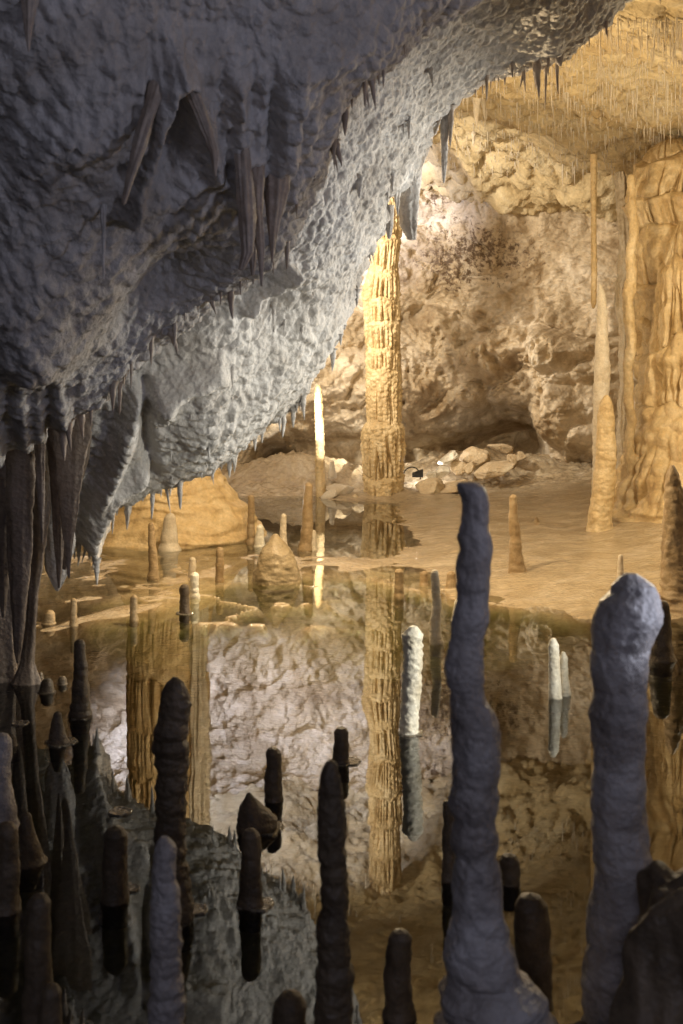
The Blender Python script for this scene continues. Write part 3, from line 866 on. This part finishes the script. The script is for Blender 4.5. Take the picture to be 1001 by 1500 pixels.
# pale stalactites off the lit roof edge
for lab, rows, d, mat in [
    ('long pale stalactite pointing at the bare wall from the roof edge', [(110, 642, 662), (160, 645, 658), (200, 646, 657), (240, 647, 655), (268, 649, 652)], 5.0, 'overhang'),
    ('wide pale sheet of drapery above the tall column', [(190, 588, 640), (240, 582, 622), (290, 580, 616), (330, 586, 612), (352, 598, 610)], 5.05, 'overhang'),
    ('dark broad blade of rock hanging among the roof edge spikes', [(40, 800, 836), (70, 804, 828), (90, 814, 824), (97, 820, 823)], 4.9, 'drape'),
    ('dark long spike beside the broad hanging blade', [(40, 797, 810), (70, 800, 807), (110, 803, 804)], 4.9, 'drape'),
    ('dark hooked spike hanging from the roof edge', [(60, 744, 758), (90, 748, 753), (113, 750, 752)], 4.9, 'drape'),
    ('short pale double tip hanging over the tiered column', [(300, 560, 578), (330, 564, 576), (350, 568, 572)], 5.0, 'overhang')]:
    hang(lab, rows, d, mat, name='stalactite', flute=5, flute_amp=.15, squash=.7, seg_n=48, rings=120)

# ------------------------------------------------------------------ small stalactites in fringes
protos = []
for k in range(7):
    L, r0 = 1.0, [.16, .13, .2, .11, .17, .14, .22][k]
    nz, ns = 26, 12
    t = np.linspace(0, 1, nz)
    prof = r0 * ((1 - t) ** [.75, .6, .9, .5, .8, 1.0, .7][k]) * (1 + .18 * np.sin(t * 17 + k * 2) * (1 - t)) + .004
    prof[0] *= 1.5
    prof[1] *= 1.2
    th = np.linspace(0, 2 * math.pi, ns, endpoint=False)
    bx = .08 * np.array([math.sin(2.2 * q + k) - math.sin(k) for q in t]) * (k % 3)
    G = np.stack([bx[:, None] + prof[:, None] * np.cos(th) * (1 + .12 * np.sin(th * 3 + k)), prof[:, None] * np.sin(th) + 0 * t[:, None], -t[:, None] + 0 * th], -1)
    G[-1] = G[-1].mean(0)
    protos.append(G)


def fringe(n, pick, lab, group, mat, lo, hi, name='small_stalactite', slim=1.0):
    mes = [grid_mesh(name, G, wrap=True) for G in protos]
    for me in mes:
        me.materials.append(M[mat])
    for i in range(n):
        p = pick(i)
        if p is None:
            continue
        L = lo + (hi - lo) * rng.random() ** 3.2
        w = slim * (.5 + .8 * rng.random()) * (L ** .75) * .48
        o = link(name, mes[rng.randrange(7)], None, (p[0], p[1], p[2] + .012))
        o.scale = (w, w, L)
        o.rotation_euler = (rng.uniform(-.02, .02), rng.uniform(-.02, .02), rng.uniform(0, 6.28))
        tag(o, lab, 'stalactite', group)


rowA = int(np.argmin(np.abs(vrow - 2.0)))
rowB = int(np.argmin(np.abs(vrow - 5.0)))


def pick_row(row0, spread, xmin, xmax, hang_only=True):
    js = np.arange(max(0, row0 - spread), min(nVo, row0 + spread))
    sub = OV[:, js]
    low = js[np.argmin(sub[..., 2], axis=1)]
    xx = opx[np.arange(len(low)), low]
    ok = np.where((xx > xmin) & (xx < xmax))[0]

    def f(i):
        u = ok[rng.randrange(len(ok))]
        # even along the picture width
        xt = rng.uniform(xmin, xmax)
        u = ok[np.argmin(np.abs(xx[ok] - xt))]
        j = int(np.clip(low[u] + rng.randint(-6, 6), 0, nVo - 1))
        return OV[u, j]
    return f


nVo = nV
fringe(75, pick_row(rowA, 26, 90, 620), 'small brown stalactite in the ragged fringe along the dark roof lip', 'fringe along the dark roof lip', 'drape', .02, .12)
fringe(95, pick_row(rowB, 16, 105, 640), 'small grey stalactite dripping from the lower lip of the pale roof', 'drips along the pale roof lip', 'overhang', .02, .13)
fringe(40, pick_row(rowB, 14, 640, 990), 'small dark stalactite along the high roof edge before the yellow ceiling', 'spikes along the high roof edge', 'drape', .03, .24, slim=.75)


def pick_face(i):
    j = np.where((vrow > 3.7) & (vrow < 4.9))[0]
    for _ in range(30):
        u = rng.randrange(OV.shape[0])
        jj = int(j[rng.randrange(len(j))])
        x, y = opx[u, jj], opy[u, jj]
        if 200 < x < 640 and y > 0 and OVN[u, jj, 2] < -.2:
            return OV[u, jj]
    return None


fringe(55, pick_face, 'tiny stalactite scattered over the pale pitted roof face', 'tiny stalactites on the pale roof face', 'overhang', .02, .10)

# straws under the chamber ceiling
straw_mes = []


def pick_ceil(i):
    for _ in range(60):
        x = rng.uniform(640, 1010)
        y = rng.uniform(20, 250)
        if x < 720 and y < 110:
            continue
        if rng.random() > .35 + .65 * (x - 640) / 360:
            continue
        d = np.linspace(5.6, 13, 260)
        X = (x - 500.5) * d / F
        Z = CAMZ - (y - HY) * d / F
        c = ceil_z(X, d)
        k = np.argmax(Z > c)
        if k:
            return np.array([X[k], d[k], c[k]])
    return None


fringe(295, pick_ceil, 'thin yellow soda straw hanging from the chamber ceiling', 'soda straws of the chamber ceiling', 'pale', .05, .26, name='soda_straw', slim=.3)


verts, faces = [], []
for i in range(1500):                       # beyond the counted straws: the fine stubble of the same roof
    q = pick_ceil(i)
    if q is None:
        continue
    L = .02 + .12 * rng.random() ** 2.5
    r0 = .004 + .004 * rng.random()
    n0 = len(verts)
    for a in range(5):
        verts.append((q[0] + r0 * math.cos(a * 1.2566), q[1] + r0 * math.sin(a * 1.2566), q[2] + .02))
    verts.append((q[0] + rng.uniform(-.003, .003), q[1], q[2] - L))
    faces += [(n0 + a, n0 + (a + 1) % 5, n0 + 5) for a in range(5)]
me = bpy.data.meshes.new('straw_stubble')
me.from_pydata(verts, [], faces)
o = link('straw_stubble', me, M['pale'])
tag(o, 'fine yellow stubble of short straws covering the chamber ceiling', 'straws', kind='stuff')


def pick_mirror(i):       # those seen only as mirror images
    X, Y = rng.uniform(-1.4, 1.3), rng.uniform(8.0, 12.2)
    return np.array([X, Y, float(ceil_z(np.array([X]), np.array([Y]))[0])])


fringe(70, pick_mirror, 'slim stalactite of the high chamber roof seen mirrored in the pool', 'mirrored stalactites of the chamber roof', 'pale', .08, .40, slim=.9)

# ------------------------------------------------------------------ boulders and rubble
def lump_mesh(name, rx, ry, rz, seed, n=44, amp=.28, facet=.22, flat=True):
    u = np.linspace(0, math.pi, n)
    v = np.linspace(0, 2 * math.pi, n * 2, endpoint=False)
    p = np.stack([np.sin(u)[:, None] * np.cos(v), np.sin(u)[:, None] * np.sin(v), np.cos(u)[:, None] + 0 * v], -1)
    q = p.reshape(-1, 3)
    rs = np.random.RandomState(seed)
    k = np.full(len(q), 1.25)
    for _ in range(int(22 - facet * 20)):
        nn = rs.normal(size=3)
        nn /= np.linalg.norm(nn)
        k = np.minimum(k, rs.uniform(.62, 1.0) / np.maximum(q @ nn, .05))
    k = k * (1 + amp * .5 * fbm(q + seed, .9, 3, seed) + .07 * fbm(q + seed, .3, 4, seed + 4))
    G = (q * k[:, None]).reshape(p.shape) * np.array([rx, ry, rz])
    return grid_mesh(name, G, wrap=True)


def boulder(label, x, y, w, h, d, mat, seed, rot=0.0, name='rock', cat='rock', depth=None, tilt=0, **kw):
    s = d / F
    me = lump_mesh(name, w / 2 * s, (depth or (w / 2 * s)), h / 2 * s, seed, **kw)
    o = link(name, me, M[mat], P(x, y, d))
    o.rotation_euler = (0, tilt, rot)
    return tag(o, label, cat)


# the pointed boulder in the pool
dd = dw(850)
stone('boulder', 'pointed grey brown boulder standing at the edge of the deep pool with its mirror image', [
    (786, 398, 410), (795, 391, 419), (808, 382, 427), (822, 376, 434), (836, 371, 438), (850, 369, 441)], dd, 'boulder', cat='boulder', seed=92, seg_n=90, rings=110, lump=.13, rough=.09, ext=.03)
for lab, x, y, w, h, d, seed, rot, tilt in [
    ('rounded tan rock at the top of the rubble heap', 702, 672, 44, 30, 12.3, 1, 0, 0),
    ('long tan slab lying across the rubble heap', 722, 687, 58, 20, 12.0, 2, .2, -.3),
    ('flat rock crowning the rubble beside the wall', 738, 656, 40, 15, 12.5, 3, .1, .1),
    ('small block at the end of the rubble heap', 760, 668, 20, 16, 12.5, 4, 0, 0),
    ('small square rock wedged behind the long slab', 750, 676, 18, 18, 12.3, 5, .5, 0),
    ('tilted thin slab standing over the white lit stones', 656, 672, 34, 12, 12.2, 6, .3, -.6),
    ('tan rock next to the tilted slab', 671, 684, 26, 22, 12.2, 7, 0, 0),
    ('small grey stone between the tan rock and the slab', 688, 686, 20, 20, 12.15, 8, .4, 0),
    ('white lit stone beside the lamp', 648, 690, 26, 16, 12.1, 9, .1, -.3),
    ('small white lit stone at the lamp end of the heap', 633, 696, 22, 14, 12.05, 10, .1, 0),
    ('low brown rock in front of the lit stones', 634, 716, 40, 26, 11.7, 11, .7, 0),
    ('broad tan block at the foot of the rubble', 668, 716, 64, 26, 11.8, 12, .2, 0),
    ('pale crystalline lump beside the tiered column', 498, 720, 44, 28, 11.9, 13, 0, 0),
    ('smaller crystalline lump next to the glowing stalagmite', 482, 726, 26, 20, 11.7, 14, 0, 0),
    ('little tan stone close to the column foot', 521, 729, 16, 12, 11.6, 15, 0, 0),
    ('flat stone on the wet bank by the hooked stalagmite', 656, 786, 34, 10, 9.0, 16, .3, 0),
    ('amber knob of flowstone at the foot of the buttress', 876, 712, 22, 24, 11.2, 17, 0, 0)]:
    m = 'white' if 'white lit' in lab else ('pale' if 'crystal' in lab else ('column' if 'amber' in lab else 'rock'))  # white in the colour stands for lamplight on the stones by the floodlight
    boulder(lab, x, y, w, h, d, m, seed + 200, rot, tilt=tilt)
# dark rock mound in the corner
boulder('big dark wet rock mound filling the lower corner', 1030, 1480, 320, 540, 1.75, 'dark', 301, name='rock_mound', cat='rock', n=120, amp=.9, facet=-1.2, depth=.2)
boulder('dark knobbly rock at the bottom edge between two stalagmites', 840, 1560, 130, 150, 1.85, 'dark', 302, n=70, amp=.3)

# floodlight behind the rubble
lamp = link('floodlight', None, None, (0, 0, 0))
lp = P(612, 694, 12.1)
lamp.location = lp
tag(lamp, 'small black floodlight with a looped cable tucked among the rubble', 'floodlight')
w_, h_, t_ = .055, .034, .045
bx = np.array([[[-w_, -t_, -h_], [w_, -t_, -h_], [w_, -t_, h_ * 1.4], [-w_, -t_, h_ * .2]], [[-w_, t_, -h_], [w_, t_, -h_], [w_, t_, h_ * 1.4], [-w_, t_, h_ * .2]]])
me = bpy.data.meshes.new('housing')
me.from_pydata([tuple(q) for q in bx.reshape(-1, 3)], [], [(0, 1, 2, 3), (7, 6, 5, 4), (0, 4, 5, 1), (1, 5, 6, 2), (2, 6, 7, 3), (3, 7, 4, 0)])
link('housing', me, M['black'], (0, 0, 0), lamp)
th = np.linspace(math.pi, 2 * math.pi + .3, 30)[::-1]
cen = np.stack([.09 * np.cos(th) - .06, 0 * th, -.10 * np.sin(th) - .03], 1)
ring = np.linspace(0, 2 * math.pi, 8, endpoint=False)
G = cen[:, None] + .006 * np.stack([np.cos(ring)[None] * np.cos(th)[:, None], np.sin(ring)[None] + 0 * th[:, None], -np.cos(ring)[None] * np.sin(th)[:, None]], -1)
link('cable', grid_mesh('cable', G, wrap=True), M['black'], (0, 0, 0), lamp)

# ------------------------------------------------------------------ calcite rafts
def raft(label, x, y, w, seed):
    d = dw(y)
    R = w / 2 * d / F
    th = np.linspace(0, 2 * math.pi, 72, endpoint=False)
    rr = np.linspace(0, 1, 14)
    q = np.stack([np.cos(th), np.sin(th), 0 * th], 1)
    k = 1 + .45 * fbm(q + seed, .8, 4, seed)
    Rr = R * rr[:, None] * k[None]
    zz_ = .002 + .004 * (rr[:, None] ** 6) - .003 * sstep(.9, 1, rr)[:, None] + .0015 * fbm(np.stack([(Rr * np.cos(th)).ravel(), (Rr * np.sin(th)).ravel(), 0 * Rr.ravel()], 1), R * .35, 3, seed).reshape(Rr.shape)
    zz_[-1] = -.006
    G = np.stack([Rr * np.cos(th), Rr * np.sin(th), zz_], -1)
    o = link('calcite_raft', grid_mesh('calcite_raft', G, wrap=True), M['raft'], P(x, y, d))
    tag(o, label, 'raft')


M['raft'] = rock_mat('calcite_raft', [(.08, .07, .05), (.14, .12, .09), (.2, .17, .13)], .06, .07, .5, .008, spec=.9, rough_var=.03)
for i, (lab, x, y, w) in enumerate([
    ('thin floating calcite raft with a dark nub, alone near the shadowed pool', 176, 1190, 44),
    ('wide ragged raft of calcite round the low dark cone', 386, 1212, 84),
    ('thin calcite raft round the smooth brown stalagmite', 374, 1325, 68),
    ('calcite raft behind the foot of the lit mauve stalagmite', 286, 1334, 46),
    ('faint calcite ring round the bright white stalagmite', 601, 1074, 48),
    ('calcite ring by the dark stalagmite peeping over the knobbly one', 505, 1116, 56),
    ('small calcite ring round the dark ringed stub', 271, 898, 34),
    ('calcite raft round the pointed cone in the shadowed pool', 90, 1088, 60),
    ('calcite raft at the foot of the round headed dark stalagmite', 118, 1050, 46),
    ('small raft beside the bullet shaped brown stalagmite', 192, 1302, 34),
    ('thin raft floating by the tiny rounded nub', 30, 1060, 34)]):
    raft(lab, x, y, w * .8, 400 + i)

# ------------------------------------------------------------------ lights
def point(name, loc, energy, col, radius=.05, spot=None, target=None, blend=.5):
    l = bpy.data.lights.new(name, 'SPOT' if spot else 'POINT')
    l.energy = energy
    l.color = col
    l.shadow_soft_size = radius
    o = bpy.data.objects.new(name, l)
    COL.objects.link(o)
    o.location = loc
    if spot:
        l.spot_size = math.radians(spot)
        l.spot_blend = blend
        o.rotation_euler = (Vector(target) - Vector(loc)).to_track_quat('-Z', 'Y').to_euler()
    return o


WARM = (1.0, .77, .46)
NEUT = (1.0, .88, .70)
COOL = (.74, .82, 1.0)
point('lamp_main', (-.03, 6.0, 1.75), 180, WARM, .015)
point('lamp_wall', (-1.3, 9.6, 3.0), 760, (1.0, .90, .74), .2, 78, (1.3, 13.0, 2.2), .7)
point('fill_roof', (-.06, 10.2, 3.35), 70, (1.0, .93, .80), .05, 100, (1.4, 13.0, 1.6), .7)  # added second wall light, thins the column's shadow on the wall
point('fill_fluted', (-.5, 7.6, 2.4), 70, (1.0, .88, .68), .03)  # added light, brightens the fluted column and its mirror image
point('lamp_white', (-3.0, 10.2, .9), 3400, (.68, .74, 1.0), .05, 56, (-1.1, 13.0, 3.5), .7)
point('lamp_mound', tuple(P(298, 702, 9.9)), 45, (1.0, .92, .78), .04)
point('lamp_front', (1.9, 5.0, 1.4), 200, (1.0, 1.0, .93), .3, 84, (-.3, 5.1, 1.5), .75)
point('lamp_low', (1.6, 3.1, .8), 150, (1.0, .98, .84), .15, 32, (-.5, 4.8, 1.05), .8)
point('fill_near', (1.5, .3, 1.6), 13, (.76, .78, 1.0), .1)  # added cool fill for the near stalagmites
point('fill_cool', (2.5, 1.5, .9), 55, (.70, .74, 1.0), .12, 62, (-.35, 3.0, 1.75), .7)  # added cool side fill on the near roof face
point('fill_behind', (-.4, -1.6, 1.9), 46, (.74, .75, 1.0), .3)  # added violet fill behind the camera, lifts the near roof and stalagmites
point('lamp_tip', (1.35, 1.75, 1.05), 30, (.78, .84, 1.0), .03, 15, (.55, 1.95, .80), .7)
point('lamp_pool', (2.3, 2.6, 1.2), 380, (1.0, .97, .86), .05, 26, (.45, 4.05, .22), .6)
point('lamp_bank', (3.1, 6.9, 2.0), 125, (1, .88, .64), .08)
point('lamp_rubble', tuple(P(628, 690, 12.3)), 8, (1, .97, .95), .02)
point('lamp_rim', (1.3, 12.7, .3), 30, (1, .95, .85), .03, 50, (.35, 11.7, 2.4))
point('fill_stalagmite', (-.95, 10.2, 1.6), 1500, (1, .93, .78), .03, 17, (-.22, 11.9, .85), .8)  # added tight spot, whitens the front of the slender stalagmite
point('lamp_edge', (1.0, 10.1, .35), 600, (1, .95, .85), .02, 12, (-.22, 11.9, .6), .3)

w = bpy.data.worlds.new('World')
SC.world = w
w.use_nodes = True
bg = w.node_tree.nodes['Background']
bg.inputs['Color'].default_value = (.55, .58, .72, 1)
bg.inputs['Strength'].default_value = .04

# ------------------------------------------------------------------ camera
cam = bpy.data.cameras.new('camera')
co = bpy.data.objects.new('camera', cam)
COL.objects.link(co)
co.location = (0, 0, CAMZ)
co.rotation_euler = (math.pi / 2, 0, 0)
cam.sensor_fit = 'HORIZONTAL'
cam.sensor_width = 24
cam.lens = 24 * F / 1001
cam.shift_y = -(750 - HY) / 1001
cam.clip_start = .05
cam.clip_end = 100
cam.dof.use_dof = True
cam.dof.focus_distance = 9.0
cam.dof.aperture_fstop = 7.5
SC.camera = co
SC.view_settings.view_transform = 'Standard'
SC.view_settings.look = 'None'
SC.view_settings.exposure = 0
SC.render.engine = 'CYCLES'
SC.cycles.use_denoising = True
SC.cycles.max_bounces = 8
SC.cycles.diffuse_bounces = 4
SC.cycles.glossy_bounces = 3
SC.cycles.sample_clamp_indirect = 6
